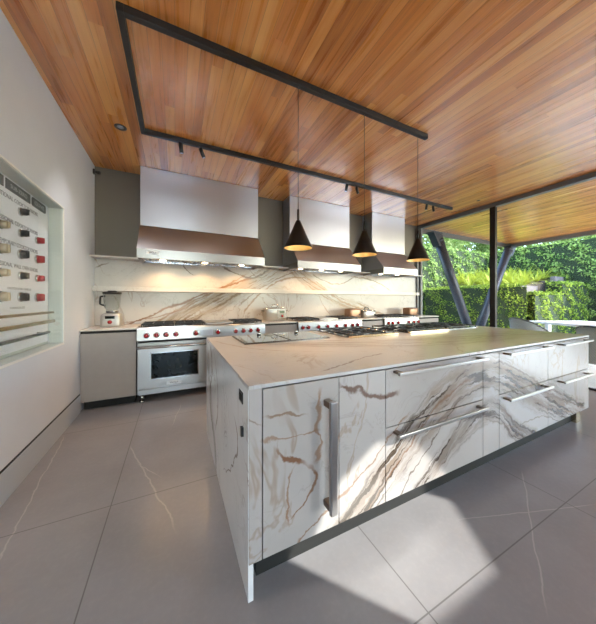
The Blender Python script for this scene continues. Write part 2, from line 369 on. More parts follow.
def text(name, body, mat, parent, origin, xdir, ydir, width, height, depth=.001):
    cu = bpy.data.curves.new(name, 'FONT'); cu.body = body; cu.extrude = .5; cu.align_x = 'LEFT'; cu.resolution_u = 3
    to = bpy.data.objects.new('tmp', cu); COL.objects.link(to); bpy.context.view_layer.update()
    me = bpy.data.meshes.new_from_object(to.evaluated_get(bpy.context.evaluated_depsgraph_get()))
    bpy.data.objects.remove(to); bpy.data.curves.remove(cu)
    co = np.array([v.co[:] for v in me.vertices]); mn, mx = co.min(0), co.max(0)
    X, Y = Vector(xdir), Vector(ydir); N = X.cross(Y); o0 = Vector(origin)
    for v in me.vertices:
        a = (v.co.x-mn[0])/(mx[0]-mn[0])*width; b = (v.co.y-mn[1])/(mx[1]-mn[1])*height; c = (v.co.z+.5)*depth
        v.co = o0+X*a+Y*b+N*c
    me.materials.clear(); me.materials.append(mat)
    o = bpy.data.objects.new(name, me); COL.objects.link(o); o.parent = parent; return o
def spot(name, loc, target, energy, size=70, blend=.6, col=(1, .80, .56), r=.02, parent=None):
    l = bpy.data.lights.new(name, 'SPOT'); l.energy = energy; l.spot_size = math.radians(size); l.spot_blend = blend; l.color = col; l.shadow_soft_size = r
    o = bpy.data.objects.new(name, l); COL.objects.link(o); o.location = loc
    o.rotation_euler = (Vector(target)-Vector(loc)).to_track_quat('-Z', 'Y').to_euler()
    if parent: o.parent = parent
    return o

# ------------------------------------------------------------------ the room
ZC = 3.083; XL = -.973; YB = 4.27; XR = 5.345; YR = -1.35
NY0, NY1, NZ0, NZ1 = 1.15, 3.195, .858, 2.157; ND = .10
struct(MB().box(XL-.3, XR+.1, YR-.1, YB+.3, -.12, 0).build('floor', M['floor']))
struct(MB().box(XL-.3, XR+.02, YR-.1, YB+.3, ZC, ZC+.3).build('ceiling', M['wood']))
wl = MB()
wl.box(XL-.25, XL, YR-.1, YB+.3, 0, NZ0).box(XL-.25, XL, YR-.1, YB+.3, NZ1, ZC).box(XL-.25, XL, YR-.1, NY0, NZ0, NZ1).box(XL-.25, XL, NY1, YB+.3, NZ0, NZ1).box(XL-.25, XL-ND-.02, NY0, NY1, NZ0, NZ1)
struct(wl.build('wall_left', M['wall']))
struct(MB().box(XL, XR+.05, YB, YB+.3, 0, ZC).build('wall_back', M['darkwall']))
struct(MB().box(XL, XL+.012, YR, 3.66, 0, .196).build('baseboard_left', M['base']))
struct(MB().box(XL, XL+.006, YR, 3.66, .196, .208).build('shadow_line_strip', M['gap']))  # black strip stands in for the shadow line above the baseboard
# unseen rear wall behind the camera; glazed openings set for sun patch and fill
struct(MB().box(XL, -.6, YR-.1, YR, 0, ZC).box(.52, 2.5, YR-.1, YR, 0, ZC).box(-.6, .52, YR-.1, YR, ZC-.03, ZC).box(3.65, XR, YR-.1, YR, 0, ZC).box(2.5, 3.65, YR-.1, YR, ZC-.03, ZC).build('wall_rear', M['wall']))
r = struct(MB().box(2.5, 3.65, YR-.07, YR-.03, 0, .05).box(2.5, 3.65, YR-.07, YR-.03, ZC-.06, ZC-.03).build('window_3', M['frame']))
MB().box(2.5, 3.65, YR-.055, YR-.045, .05, ZC-.06).build('window_pane', M['glass'], r)
r = struct(MB().box(-.6, .52, YR-.07, YR-.03, 0, .05).box(-.6, .52, YR-.07, YR-.03, ZC-.06, ZC-.03).box(-.09, -.05, YR-.07, YR-.03, .05, ZC-.06).build('window_4', M['frame']))
MB().box(-.6, .52, YR-.055, YR-.045, .05, ZC-.06).build('window_pane', M['glass'], r)
# right glass wall
struct(MB().box(XR-.04, XR+.06, YR, YB, ZC-.075, ZC).build('trim_2', M['greyframe'], bevel=.004))
f = struct(MB().box(XR-.03, XR+.03, YB-.10, YB, 0, ZC-.075).box(XR-.03, XR+.03, 2.70, YB-.1, 0, .04).build('window_1', M['greyframe']))
MB().box(XR-.005, XR+.005, 2.70, YB-.10, .04, ZC-.075).build('window_pane', M['glass'], f)
f = struct(MB().box(XR-.035, XR+.035, 2.60, 2.69, 0, ZC-.075).box(XR-.03, XR+.03, YR, 2.60, 0, .02).box(XR-.03, XR+.03, YR, YR+.08, 0, ZC-.075).build('window_2', M['frame']))
MB().box(XR-.005, XR+.005, YR+.08, 2.60, .02, ZC-.075).build('window_pane', M['glass'], f)
struct(MB().box(XR-.10, XR-.035, YB-.06, YB-.0, 0, ZC-.075).build('trim_3', M['greyframe']))
# outside roof: soffit, fascia
OX, OY = 9.67, 4.34
struct(MB().box(XR+.06, OX, -2.9, OY, ZC, ZC+.22).build('roof_soffit', M['wood']))
struct(MB().box(XR+.06, OX+.06, OY, OY+.06, ZC-.11, ZC+.26).box(OX, OX+.06, -2.9, OY, ZC-.11, ZC+.26).build('roof_fascia', M['greyframe']))
# added unseen canopy blocking the sun; its hole shapes the sun patch
def back(x, z, y=1.04):
    t_ = (ZC+.1-z)/.60; return (x+.5*t_, y-.62*t_)
hole = [back(.70, .34), back(.98, .50), back(1.26, .44), back(1.55, .16), back(1.62, 0, .96), back(1.40, 0, .60), back(.62, 0, .60)]
from mathutils.geometry import tessellate_polygon
outer = [(XL-.3, YR-.1), (XR+.06, YR-.1), (XR+.06, -7), (XL-.3, -7)]
outer = [(XL-.3, YR-.1), (XL-.3, -7), (XR+.06, -7), (XR+.06, YR-.1)]
hole = [(a, min(b, YR-.12)) for a, b in hole]
tris = tessellate_polygon([[Vector((a, b, 0)) for a, b in outer], [Vector((a, b, 0)) for a, b in hole]])
pts = outer+hole; m = MB()
m.add([(a, b, ZC+.1) for a, b in pts], [tuple(t_) for t_ in tris]); m.add([(a, b, ZC+.16) for a, b in pts], [tuple(reversed(t_)) for t_ in tris])
struct(m.build('added_sun_mask', M['wall']))
# ground outside
struct(MB().box(XR+.1, 13.7, -12, 14, -.12, -.005).box(-8, XR+.1, -20, YR-.1, -.12, -.005).build('patio', M['patio']))
struct(MB().box(-40, 60, -40, 60, -.4, -.13).build('lawn', M['lawn']))

# backsplash, ledge, shelf
o = MB().box(XL+.001, XR-.1, YB-.021, YB-.001, .936, 1.831).build('marble_backsplash', M['splash']); tag(o, 'tall cream marble backsplash with brown and gold diagonal veins', 'backsplash')
o = MB().box(XL, XR-.1, 4.02, YB-.001, 1.832, 1.852).build('marble_ledge', M['shelf'], bevel=.002); tag(o, 'thin marble ledge topping the backsplash below the steel hoods', 'ledge')
o = MB().box(XL, XR-.1, 4.15, YB-.02, 1.395, 1.462).build('marble_shelf', M['shelf'], bevel=.003); tag(o, 'long thick marble shelf across the middle of the backsplash', 'shelf')

# ------------------------------------------------------------------ island
IX0, IY0, IX1, IY1 = .276, 1.04, 3.873, 2.592
W, Dp = IX1-IX0, IY1-IY0
isl = thing('kitchen_island', 'long white and brown veined marble kitchen island with steel bar handles', 'kitchen island', (IX0, IY0, 0))
MB().box(.03, W-.03, .022, Dp-.03, .14, .888).build('carcass', M['gap'], isl)
MB().box(.06, W-.10, .09, Dp-.1, 0, .14).build('plinth', M['gap'], isl)
MB().box(W-.14, W-.04, .05, .09, 0, .15).build('foot', M['trim'], isl)
MB().box(0, W, -.004, Dp, .893, .91).build('worktop', M['island_top'], isl, bevel=.002)
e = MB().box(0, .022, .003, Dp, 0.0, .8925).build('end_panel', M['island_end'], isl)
ol = MB().box(-.004, 0, .09, .16, .80, .85).build('outlet', M['black'], e)
MB().box(-.006, -.004, .10, .15, .81, .84).build('socket', M['gap'], ol)
MB().box(-.012, 0, .08, .10, .66, .70).build('switch', M['black'], e)
MB().box(W-.02, W, .003, Dp, .15, .8925).build('end_panel', M['steelh'], isl)
MB().box(.022, W-.02, Dp-.02, Dp, .10, .8925).build('rear_panel', M['front'], isl)
ZB, ZT, ZM = .157, .885, .563
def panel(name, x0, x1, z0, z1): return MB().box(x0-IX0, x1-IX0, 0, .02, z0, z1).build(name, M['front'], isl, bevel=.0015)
def hbar(par, x0, x1, z):
    q = MB().box(x0-IX0, x1-IX0, -.062, -.046, z-.009, z+.009).build('handle', M['handle'], par, bevel=.003)
    for x in (x0+.015, x1-.045): MB().box(x-IX0, x-IX0+.03, -.047, 0, z-.007, z+.007).build('bracket', M['bracket'], q, bevel=.002)
panel('stile', .2785, .335, ZB, .8925)
d = panel('door', .340, .7315, ZB, ZT)
vb = MB().box(.640-IX0, .678-IX0, -.072, -.050, .275, .80).build('handle', M['handle'], d, bevel=.006)
for z in (.762, .285): MB().box(.642-IX0, .676-IX0, -.052, 0, z, z+.03).build('bracket', M['bracket'], vb, bevel=.003)
panel('panel', .7355, 1.041, ZB, ZT)
for x0, x1, h0, h1 in ((1.045, 1.968, 1.085, 1.93), (2.182, 2.960, 2.215, 2.905), (2.966, 3.868, 3.13, 3.78)):
    for z0, z1, zh in ((ZM+.003, ZT, .868), (ZB, ZM-.003, .53)):
        dd = panel('drawer', x0, x1, z0, z1); hbar(dd, h0, h1, zh)
panel('panel', 1.973, 2.177, ZB, ZT)

# things set in the island top
def module(x0, x1, y0, y1, label):
    t = thing('glass_cooktop', label, 'cooktop', (x0, y0, .91), group='glass cooktop modules')
    MB().box(0, x1-x0, 0, y1-y0, 0, .008).build('trim', M['hdark'], t, bevel=.001)
    MB().box(.008, x1-x0-.008, .008, y1-y0-.008, .008, .012).build('glass_surface', M['induct'], t, bevel=.001)
    MB().lathe([(.020, 0), (.020, .022), (.016, .028), (.0, .028)], ((x1-x0)*.62, (y1-y0)*.84, .012), 20).build('knob', M['polished'], t)
module(.505, .912, 2.02, 2.53, 'left of the two flat black glass cooktops in the island')
module(.918, 1.325, 2.02, 2.53, 'right of the two flat black glass cooktops, nearer the gas burners')
def gas(x0, x1, y0, y1, nx, label, trimmed=True):
    t = thing('gas_cooktop', label, 'gas cooktop', (x0, y0, .91))
    w_, d_ = x1-x0, y1-y0
    MB().box(0, w_, 0.01, d_, 0, .010).build('tray', M['induct'], t, bevel=.002)
    if trimmed: MB().box(0, w_, -.03, .008, 0, .022).build('front_trim', M['trim'], t, bevel=.003)
    cw = w_/nx
    for i in range(nx):
        g = MB(); a0, a1 = i*cw+.012, (i+1)*cw-.008
        for a in (a0, a1, (a0+a1)/2): g.box(a-.006, a+.006, .02, d_-.02, .024, .035)
        for b in (.02, d_*.25, d_*.5, d_*.75, d_-.032): g.box(a0, a1, b, b+.012, .024, .035)
        for a in (a0, a1-.012):
            for b in (.02, d_*.5, d_-.032): g.box(a, a+.012, b, b+.012, .010, .024)
        g.build('grate', M['iron'], t)
        for b in (d_*.27, d_*.73):
            MB().lathe([(.05, 0), (.05, .008), (.03, .012), (.03, .02), (0, .021)], ((a0+a1)/2, b, .010), 20).build('burner', M['iron'], t)
    return t
g1 = gas(1.50, 2.12, 1.96, 2.56, 2, 'black gas cooktop next to the flat glass cooktops on the island')
kn = MB().lathe([(.02, 0), (.02, .03), (0, .031)], (0, 0, 0), 18).build('knob', M['polished'], g1); kn.location = (.50, .06, .01)
for k in range(1, 4):
    c = kn.copy(); COL.objects.link(c); c.parent = g1; c.location = (.50, .06+.12*k, .01)
gas(2.30, 2.95, 1.96, 2.56, 2, 'middle black gas cooktop of the island with long pale front trim')
gas(2.99, 3.62, 1.97, 2.56, 2, 'rightmost black gas cooktop of the island, towards the garden', False)

# ------------------------------------------------------------------ ranges
YF = 3.62
def make_range(x0, x1, knobs, ovens, label, panel_x=None, grates=(), griddle=None):
    w_ = x1-x0; D_ = YB-.03-YF
    t = thing('range_cooker', label, 'range cooker', (x0, YF, 0))
    MB().box(0.004, w_-.004, .04, D_, .10, .925).build('body', M['steelh'], t)
    MB().prism([(.0, .765), (-.012, .775), (.0, .915), (.015, .93), (.05, .93), (.05, .765)], 0, w_).build('control_panel', M['steelh'], t, bevel=.003)
    MB().box(0, w_, .05, D_, .925, .938).build('cooking_surface', M['polished'], t, bevel=.002)
    MB().box(.01, w_-.01, .03, .045, .742, .764).build('vent_gap', M['gap'], t)
    MB().box(.02, w_-.02, .02, .05, .10, .165).build('kick_panel', M['steelh'], t, bevel=.003)
    for lx in (.05, w_-.05):
        for ly in (.08, D_-.06): MB().tube((lx, ly, 0), (lx, ly, .10), .02).tube((lx, ly, 0), (lx, ly, .02), .03).build('leg', M['polished'], t)
    for a, b in ovens:
        a -= x0; b -= x0
        dr = MB().box(a, b, 0, .03, .175, .735).build('oven_door', M['steelh'], t, bevel=.004)
        ww = b-a
        fr = MB().box(a+ww*.17, b-ww*.13, -.006, 0, .285, .622).build('window_frame', M['polished'], dr, bevel=.002)
        MB().box(a+ww*.17+.012, b-ww*.13-.012, -.008, -.005, .297, .610).build('oven_window', M['ovenglass'], dr)
        h = MB().tube((a+.0, -.055, .695), (b-.0, -.055, .695), .0165).build('handle', M['polished'], dr)
        for hx in (a+.04, b-.04): h_ = MB().box(hx-.012, hx+.012, -.055, 0, .685, .705).build('bracket', M['handle'], h, bevel=.003)
        bd = MB().box((a+b)/2-.085, (a+b)/2+.085, -.005, 0, .203, .240).build('badge', M['badge'], dr, bevel=.002)
        text('badge_lettering', 'WOLF', M['kblack'], dr, ((a+b)/2-.045, -.005, .211), (1, 0, 0), (0, 0, 1), .09, .021)
    proto = None
    for kx in knobs:
        if proto is None:
            proto = MB().lathe([(.027, 0), (.025, .030), (.020, .036), (0, .037)], axis=1, n=24).build('knob', M['red'], t)
            MB().lathe([(.036, -.004), (.036, .004), (.03, .007), (0.0, .007)], axis=1, n=24).build('bezel', M['polished'], proto)
            MB().box(-.006, .006, -.046, -.03, -.026, .026).build('grip', M['red'], proto, bevel=.002)
            k = proto
        else: k = copy_tree(proto, t)
        k.location = (kx-x0, -.008, .838)
    if panel_x:
        a, b = panel_x; MB().box(a-x0, b-x0, -.014, -.005, .80, .875).build('display_panel', M['steel'], t, bevel=.002)
    for a, b in grates:
        g = MB(); a -= x0; b -= x0; n = max(2, int((b-a)/.1))
        for i in range(n+1): q = a+(b-a-.012)*i/n; g.box(q, q+.012, .09, D_-.08, .958, .975)
        for j in range(5): q = .09+(D_-.18)*j/4; g.box(a, b, q, q+.012, .956, .972)
        for q in (a, b-.012):
            for j in (.09, D_/2, D_-.092): g.box(q, q+.012, j, j+.012, .938, .958)
        g.build('grate', M['iron'], t)
        for j in (.3, .7): MB().lathe([(.05, 0), (.045, .012), (0, .014)], ((a+b)/2, .09+(D_-.17)*j, .938), 20).build('burner', M['iron'], t)
    if griddle: a, b = griddle; MB().box(a-x0, b-x0, .09, D_-.08, .938, .965).build('griddle', M['steelh'], t, bevel=.004)
    return t
make_range(-.418, 1.216, [-.315, -.206, -.099, .012, .251, .531, .775, .885, .991, 1.101], [(-.412, .392), (.398, 1.21)],
           'widest steel range cooker with red knobs, two ovens, left of the island', (.31, .47), grates=[(-.38, -.01), (.0, .37), (.78, 1.19)], griddle=(.39, .76))
make_range(1.772, 3.048, [1.844, 1.944, 2.132, 2.308, 2.49, 2.679, 2.831, 2.943], [(1.778, 2.40), (2.406, 3.042)],
           'steel range cooker with red knobs under the middle hood, behind the island', grates=[(1.80, 2.2), (2.62, 3.02)], griddle=(2.22, 2.6))
make_range(3.612, 4.55, [3.687, 3.797, 3.944, 4.236, 4.381, 4.514], [(3.618, 4.545)],
           'narrowest steel range cooker nearest the window wall, under the last hood', grates=[(3.64, 4.07), (4.09, 4.52)])

# ------------------------------------------------------------------ base cabinets and counters
def cabinet(x0, x1, label, nd=1):
    t = thing('base_cabinet', label, 'cabinet', (x0, 3.66, 0)); w_ = x1-x0; D_ = YB-3.66-.005
    MB().box(0, w_, .022, D_, .10, .912).build('body', M['gap'], t)
    MB().box(.02, w_-.02, .07, D_, 0, .10).build('plinth', M['gap'], t)
    for i in range(nd): MB().box(.003+i*w_/nd, (i+1)*w_/nd-.003, 0, .02, .105, .885).build('door', M['cabinet'], t, bevel=.002)
    c = MB().box(x0, x1, 3.65, YB-.021, .915, .935).build('countertop', M['counter'], bevel=.002)
    return c
tag(cabinet(XL+.004, -.425, 'plain taupe base cabinet in the corner by the white wall'), 'short marble countertop in the left corner under the blender', 'countertop')
tag(cabinet(1.222, 1.766, 'taupe base cabinet between the widest and the middle range'), 'marble countertop between the first two ranges under the cooker', 'countertop')
tag(cabinet(3.054, 3.606, 'taupe base cabinet between the middle and the narrow range'), 'marble countertop between the last two ranges under the low steel roaster', 'countertop')
tag(cabinet(4.556, XR-.11, 'taupe base cabinet at the right end of the wall by the glass'), 'marble countertop at the far right end beside the window glass', 'countertop')

# ------------------------------------------------------------------ hoods
def hood(x0, x1, nl, label, badge):
    w_ = x1-x0; t = thing('range_hood', label, 'range hood', (x0, YB, 1.797)); D_ = .62; C_ = .297
    MB().box(0.004, w_-.004, -C_, 0, .485, ZC-1.797-.004).build('chimney', M['steel'], t, bevel=.002)
    MB().prism([(0, .485), (-C_, .485), (-D_, .118), (-D_, .095), (0, .095)], 0, w_).build('canopy', M['steel'], t)
    MB().box(0, w_, -D_-.004, -D_+.02, 0, .116).box(0, .015, -D_+.02, 0, .0, .095).box(w_-.015, w_, -D_+.02, 0, 0, .095).box(0.015, w_-.015, -.015, 0, 0, .095).build('rim', M['steelh'], t)
    n = int(w_/.42)
    for i in range(n):
        g = MB(); a = .03+i*(w_-.06)/n; b = .03+(i+1)*(w_-.06)/n-.01
        k = 0
        while a+k*.04 < b-.02: g.box(a+k*.04, a+k*.04+.022, -D_+.13, -.06, .028, .04); k += 1
        g.box(a, b, -D_+.12, -D_+.13, .02, .05); g.box(a, b, -.06, -.05, .02, .05)
        g.build('baffle_filter', M['polished'], t)
    MB().box(.015, w_-.015, -D_+.02, -.015, .055, .062).build('liner', M['steelh'], t)
    for s_ in (.10, .16): MB().lathe([(.018, 0), (.018, -.02), (0, -.021)], (s_, -D_+.07, .055), 16).build('control_knob', M['kblack'], t)
    for i in range(nl):
        x = w_*(i+.5)/nl
        for y, en in ((-.30, 13),):
            lf = MB().lathe([(.04, 0), (.04, -.006), (.03, -.008)], (x, y, .028), 20).build('lamp', M['bulb'], t)
        spot('hood_light', (x0+x, YB-.30, 1.81), (x0+x, YB-.28, .9), 7.0 if x0 < 1 else 4.0, 145, .5, (1, .60, .26), .03)
        spot('hood_light', (x0+x, YB-.54, 1.81), (x0+x, YB-.50, .9), .7, 110, .8, (1, .72, .42), .02)
        MB().lathe([(.03, 0), (.03, -.006), (.02, -.008)], (x, -.54, .055), 20).build('lamp', M['bulb'], t)
    if badge:
        MB().box(.10, .24, -D_-.008, -D_-.003, .050, .093).build('badge', M['badge'], t, bevel=.001)
        text('badge_lettering', 'WOLF', M['kblack'], t, (.13, -D_-.008, .062), (1, 0, 0), (0, 0, 1), .08, .02)
hood(-.421, 1.218, 3, 'largest brushed steel range hood, nearest the white wall', True)
hood(1.772, 3.049, 3, 'middle of the three brushed steel range hoods', False)
hood(3.612, 4.551, 2, 'smallest brushed steel range hood, nearest the garden window', True)

# ------------------------------------------------------------------ small appliances
bl = thing('blender', 'countertop blender with clear jug and red knob, left corner', 'blender', (-.725, 3.98, .935), -.05)
MB().lathe([(.108, 0), (.112, .01), (.108, .14), (.095, .165), (.066, .175)], n=40, ex=.38).build('base', M['satin'], bl)
jg = MB().lathe([(.062, .175), (.066, .20), (.060, .215), (.082, .25), (.092, .41), (.094, .425)], n=32, ex=.7, cap=False).build('jug', M['jar'], bl)
MB().path([(-.075, 0, .39), (-.125, 0, .385), (-.13, 0, .29), (-.075, 0, .265)], .011).build('jug_handle', M['black'], jg)
MB().lathe([(.097, .415), (.098, .44), (.05, .445), (.045, .46), (0, .461)], n=32, ex=.7).build('lid', M['black'], bl)
MB().lathe([(.064, .172), (.066, .200), (.0, .201)], n=32).build('collar', M['hdark'], bl)
MB().box(-.05, .05, -.112, -.098, .105, .14).build('display', M['ovenglass'], bl)
MB().lathe([(.026, 0), (.022, .022), (0, .024)], (0, -.105, .065), axis=1, n=20).build('knob', M['red'], bl)
mc = thing('multi_cooker', 'boxy steel multi-cooker with arched lid handle and red knob', 'cooker', (1.50, 3.98, .935), -.06)
MB().lathe([(.15, 0), (.163, .012), (.168, .19), (.165, .205)], n=48, sx=1.08, sy=.85, ex=.42).build('body', M['satin'], mc)
MB().lathe([(.175, .205), (.175, .212), (.14, .222), (.05, .228), (0, .229)], n=48, sx=1.06, sy=.85, ex=.42).build('lid', M['polished'], mc)
MB().path([(-.05, 0, .23), (-.045, 0, .262), (0, 0, .272), (.045, 0, .262), (.05, 0, .23)], .008).build('lid_handle', M['polished'], mc)
for s_ in (-1, 1): MB().path([(s_*.175, -.04, .165), (s_*.21, -.04, .165), (s_*.21, .04, .165), (s_*.175, .04, .165)], .008).build('side_handle', M['black'], mc)
MB().box(-.0, .16, -.150, -.138, .045, .18).build('control_panel', M['hdark'], mc, bevel=.003)
MB().box(.045, .125, -.155, -.148, .13, .168).build('display', M['lcd'], mc)
MB().lathe([(.022, 0), (.018, .018), (0, .02)], (.085, -.150, .085), axis=1, n=20).build('knob', M['red'], mc)
def toaster(x, label, c, sc=1.0):
    t = thing('toaster', label, 'toaster', (x, 3.98, .935))
    MB().lathe([(.15*sc, .012), (.155*sc, .03), (.155*sc, .15), (.145*sc, .175), (.12*sc, .178)], n=40, sx=1, sy=.7, ex=.4).build('body', c, t)
    for y in (-.03, .03): MB().box(-.1*sc, .1*sc, y-.012, y+.012, .174, .181).build('slot', M['gap'], t)
    MB().box(-.14*sc, .14*sc, -.09, .09, 0, .014).build('base', M['black'], t)
    MB().box(.155*sc, .175*sc, -.02, .02, .09, .11).build('lever', M['polished'], t, bevel=.003)
    MB().lathe([(.018, 0), (.015, .016), (0, .017)], (.09*sc, -.105*sc, .06), axis=1, n=16).build('knob', M['kblack'], t)
toaster(3.13, 'low bronze-sided toaster left of the steel roaster', M['brownside'], .95)
toaster(4.74, 'bronze toaster on the counter beside the window glass', M['brownside'], 1.0)
rt = thing('roaster', 'low wide steel roaster with arched lid handle between two ranges', 'roaster', (3.47, 3.98, .935))
MB().lathe([(.15, 0), (.162, .01), (.165, .11), (.160, .12)], n=40, sx=1, sy=.75, ex=.4).build('body', M['satin'], rt)
MB().lathe([(.168, .12), (.165, .13), (.13, .155), (0, .16)], n=40, sx=1, sy=.75, ex=.4).build('lid', M['polished'], rt)
MB().path([(-.06, 0, .155), (-.045, 0, .19), (0, 0, .205), (.045, 0, .19), (.06, 0, .155)], .009).build('lid_handle', M['hdark'], rt)
MB().lathe([(.022, 0), (.018, .018), (0, .02)], (.115, -.128, .05), axis=1, n=16).build('knob', M['kblack'], rt)

# ------------------------------------------------------------------ ceiling lights
RY1, RY2 = 3.116, 1.875; RX0, RX1, RX2 = -.302, 4.85, 2.48
tr = MB().box(RX0-.02, RX1, RY1-.02, RY1+.02, ZC-.05, ZC).box(RX0-.02, RX0+.02, RY2-.02, RY1-.02, ZC-.05, ZC).box(RX0+.02, RX2, RY2-.02, RY2+.02, ZC-.05, ZC).build('track_rail', M['black'], bevel=.002)
tag(tr, 'black U-shaped lighting track fixed to the wooden ceiling', 'light track')
def tspot(x, tilt, label):
    t = thing('track_spotlight', label, 'spotlight', (x, RY1, ZC-.05), group='track spotlights')
    MB().tube((0, 0, 0), (0, 0, -.03), .008).build('stem', M['black'], t)
    d = Vector(tilt).normalized(); a = Vector((0, 0, -.025)); MB().tube(a-d*.015, a+d*.085, .021, n=20).build('housing', M['black'], t)
    MB().tube(a+d*.085, a+d*.087, .016, n=20).build('lens', M['platetext'], t)
    spot('spot_light', (x, RY1+d.y*.1, ZC-.16), (x+d.x*2, RY1+d.y*2, ZC-.16+d.z*2), 14, 90, .8, (1, .95, .88), .02)
for i, (x, tl, lb) in enumerate(((.06, (.1, .1, -1), 'leftmost small black spotlight on the track, above the largest hood'), (.27, (.45, .1, -1), 'second small black spotlight from the left on the track'),
      (2.34, (-.15, .1, -1), 'third small black spotlight from the left, straight, above the middle hood'), (2.53, (.4, .1, -1), 'fourth small black spotlight from the left, tilted right'),
      (4.13, (-.1, .1, -1), 'fifth small black spotlight from the left, near the last pendant'), (4.30, (.4, .1, -1), 'rightmost small black spotlight near the end of the track'))): tspot(x, tl, lb)
def pendant(x, label):
    t = thing('pendant_lamp', label, 'pendant lamp', (x, RY2, 1.700), group='black cone pendants')
    MB().tube((0, 0, .315), (0, 0, ZC-.05-1.70), .0022, n=8).build('cord', M['black'], t)
    MB().tube((0, 0, .225), (0, 0, .318), .0095, n=16).build('stem', M['cone'], t)
    MB().lathe([(.115, 0), (.112, .012), (.018, .226), (.009, .232)], n=48, cap=False).build('shade', M['cone'], t)
    MB().lathe([(.113, .0005), (.109, .012), (.016, .215), (.0, .216)], n=48, cap=False).build('shade_lining', M['gold'], t)
    MB().lathe([(.0, .07), (.018, .078), (.024, .095), (.012, .12), (.008, .15)], n=20).build('bulb', M['bulb'], t)
    l = bpy.data.lights.new('pendant_light', 'POINT'); l.energy = 3; l.color = (1, .78, .5); l.shadow_soft_size = .02
    o = bpy.data.objects.new('pendant_light', l); COL.objects.link(o); o.location = (x, RY2, 1.76)
pendant(.915, 'leftmost black cone pendant lamp with gold inside over the island')
pendant(1.612, 'middle black cone pendant lamp with gold inside over the island')
pendant(2.342, 'rightmost black cone pendant lamp, nearest the garden window')
def downlight(x, y, label, en=20):
    t = thing('downlight', label, 'downlight', (x, y, ZC), group='recessed downlights')
    MB().lathe([(.055, -.001), (.055, -.006), (.038, -.006), (.034, -.001)], n=32).build('ring', M['black'], t)
    MB().lathe([(.03, -.002), (.012, -.006), (0, -.006)], n=24).build('lamp', M['platetext'], t)
    spot('downlight_beam', (x, y, ZC-.03), (x, y, 0), en, 84, .9, (1, .97, .93), .03)
downlight(-.511, 3.19, 'round black recessed downlight in the ceiling by the white wall')
downlight(-.511, 1.2, 'added unseen recessed downlight in the ceiling above the wall case')  # extra lamp out of view, added to brighten the room
for nm, x, y in (('sprinkler_cap', 4.95, 2.69), ('sprinkler_cap', 5.93, 2.71)):
    o = MB().lathe([(.028, 0), (.028, -.004), (0, -.005)], (0, 0, 0), 24).build(nm, M['black'], loc=(x, y, ZC))
    tag(o, 'tiny dark round cap in the ceiling '+('inside the glass wall' if x < 5.3 else 'outside the glass wall'), 'ceiling cap')
sc = thing('wall_spotlight', 'tiny black device mounted high in the corner of the white wall', 'spotlight', (XL, 4.20, 2.98))
MB().box(0, .02, -.02, .02, -.03, .03).build('mount', M['black'], sc); MB().tube((.02, 0, 0), (.075, -.01, -.01), .02).build('housing', M['black'], sc)

# ------------------------------------------------------------------ display case in the left wall
XB = XL-ND
dc = thing('display_case', 'recessed glass-fronted wall case showing oven knobs and bar handles', 'display case', (XL, NY0, NZ0))
H, L = NZ1-NZ0, NY1-NY0
MB().box(-ND-.018, -ND-.008, 0, L, 0, H).build('back_panel', M['casewall'], dc)
MB().box(-ND, -.002, 0, L, 0, .006).box(-ND, -.002, 0, L, H-.006, H).box(-ND, -.002, 0, .006, .006, H-.006).box(-ND, -.002, L-.006, L, .006, H-.006).build('lining', M['casewall'], dc)
bd = MB().box(-ND-.008, -ND-.001, .05, 3.165-NY0, .03, H-.007).build('display_board', M['board'], dc)
MB().box(-.002, .006, -.012, L+.012, -.014, 0).box(-.002, .006, -.012, L+.012, H, H+.014).box(-.002, .006, -.012, 0, 0, H).box(-.002, .006, L, L+.014, 0, H).build('frame', M['whitetrim'], dc)
MB().box(-.008, -.004, .006, L-.006, .006, H-.006).build('glass_pane', M['caseglass'], dc)
YD, ZU = (0, 1, 0), (0, 0, 1)
def bt(s_, y, z, w_, h_, m_='textgrey', x=-ND-.001): text('board_lettering', s_, M[m_], bd, (x, y-NY0, z-NZ0), YD, ZU, w_, h_)
for s_, z in (('TRADITIONAL COOKTOP KNOBS', 1.998), ('PROFESSIONAL COOKTOP KNOBS', 1.832), ('CONTEMPORARY COOKTOP KNOBS', 1.672), ('PROFESSIONAL WALL OVEN KNOBS', 1.512)): bt(s_, 2.33, z, .64, .031)
bt('OUTDOOR GRILLS', 2.53, 1.350, .33, .016); bt('HANDLES', 2.56, 1.205, .20, .016)
for a, b, s_ in ((2.13, 2.476, 'WOLF'), (2.504, 2.838, 'SUB-ZERO'), (2.865, 3.115, 'COVE')):
    q = .002
    pc = .018 if s_ == 'COVE' else .001; za, zb, ya, yb = 2.062-NZ0, 2.136-NZ0, a-NY0, b-NY0
    prof = [(cy_+pc*math.cos(t_), cz_+pc*math.sin(t_)) for cy_, cz_, t0 in ((yb-pc, zb-pc, 0), (ya+pc, zb-pc, 90), (ya+pc, za+pc, 180), (yb-pc, za+pc, 270)) for t_ in [math.radians(t0+15*k_) for k_ in range(7)]]
    pl = MB().prism(prof, -ND-.001, -ND+.004).build('name_plate', M['plate'], bd, bevel=q)
    text('name_lettering', s_, M['platetext'], pl, (-ND+.004, a-NY0+(b-a)*.16, 2.084-NZ0), YD, ZU, (b-a)*.68, .030)
cname = {'kbrass': 'champagne', 'kblack': 'black', 'kred': 'red'}
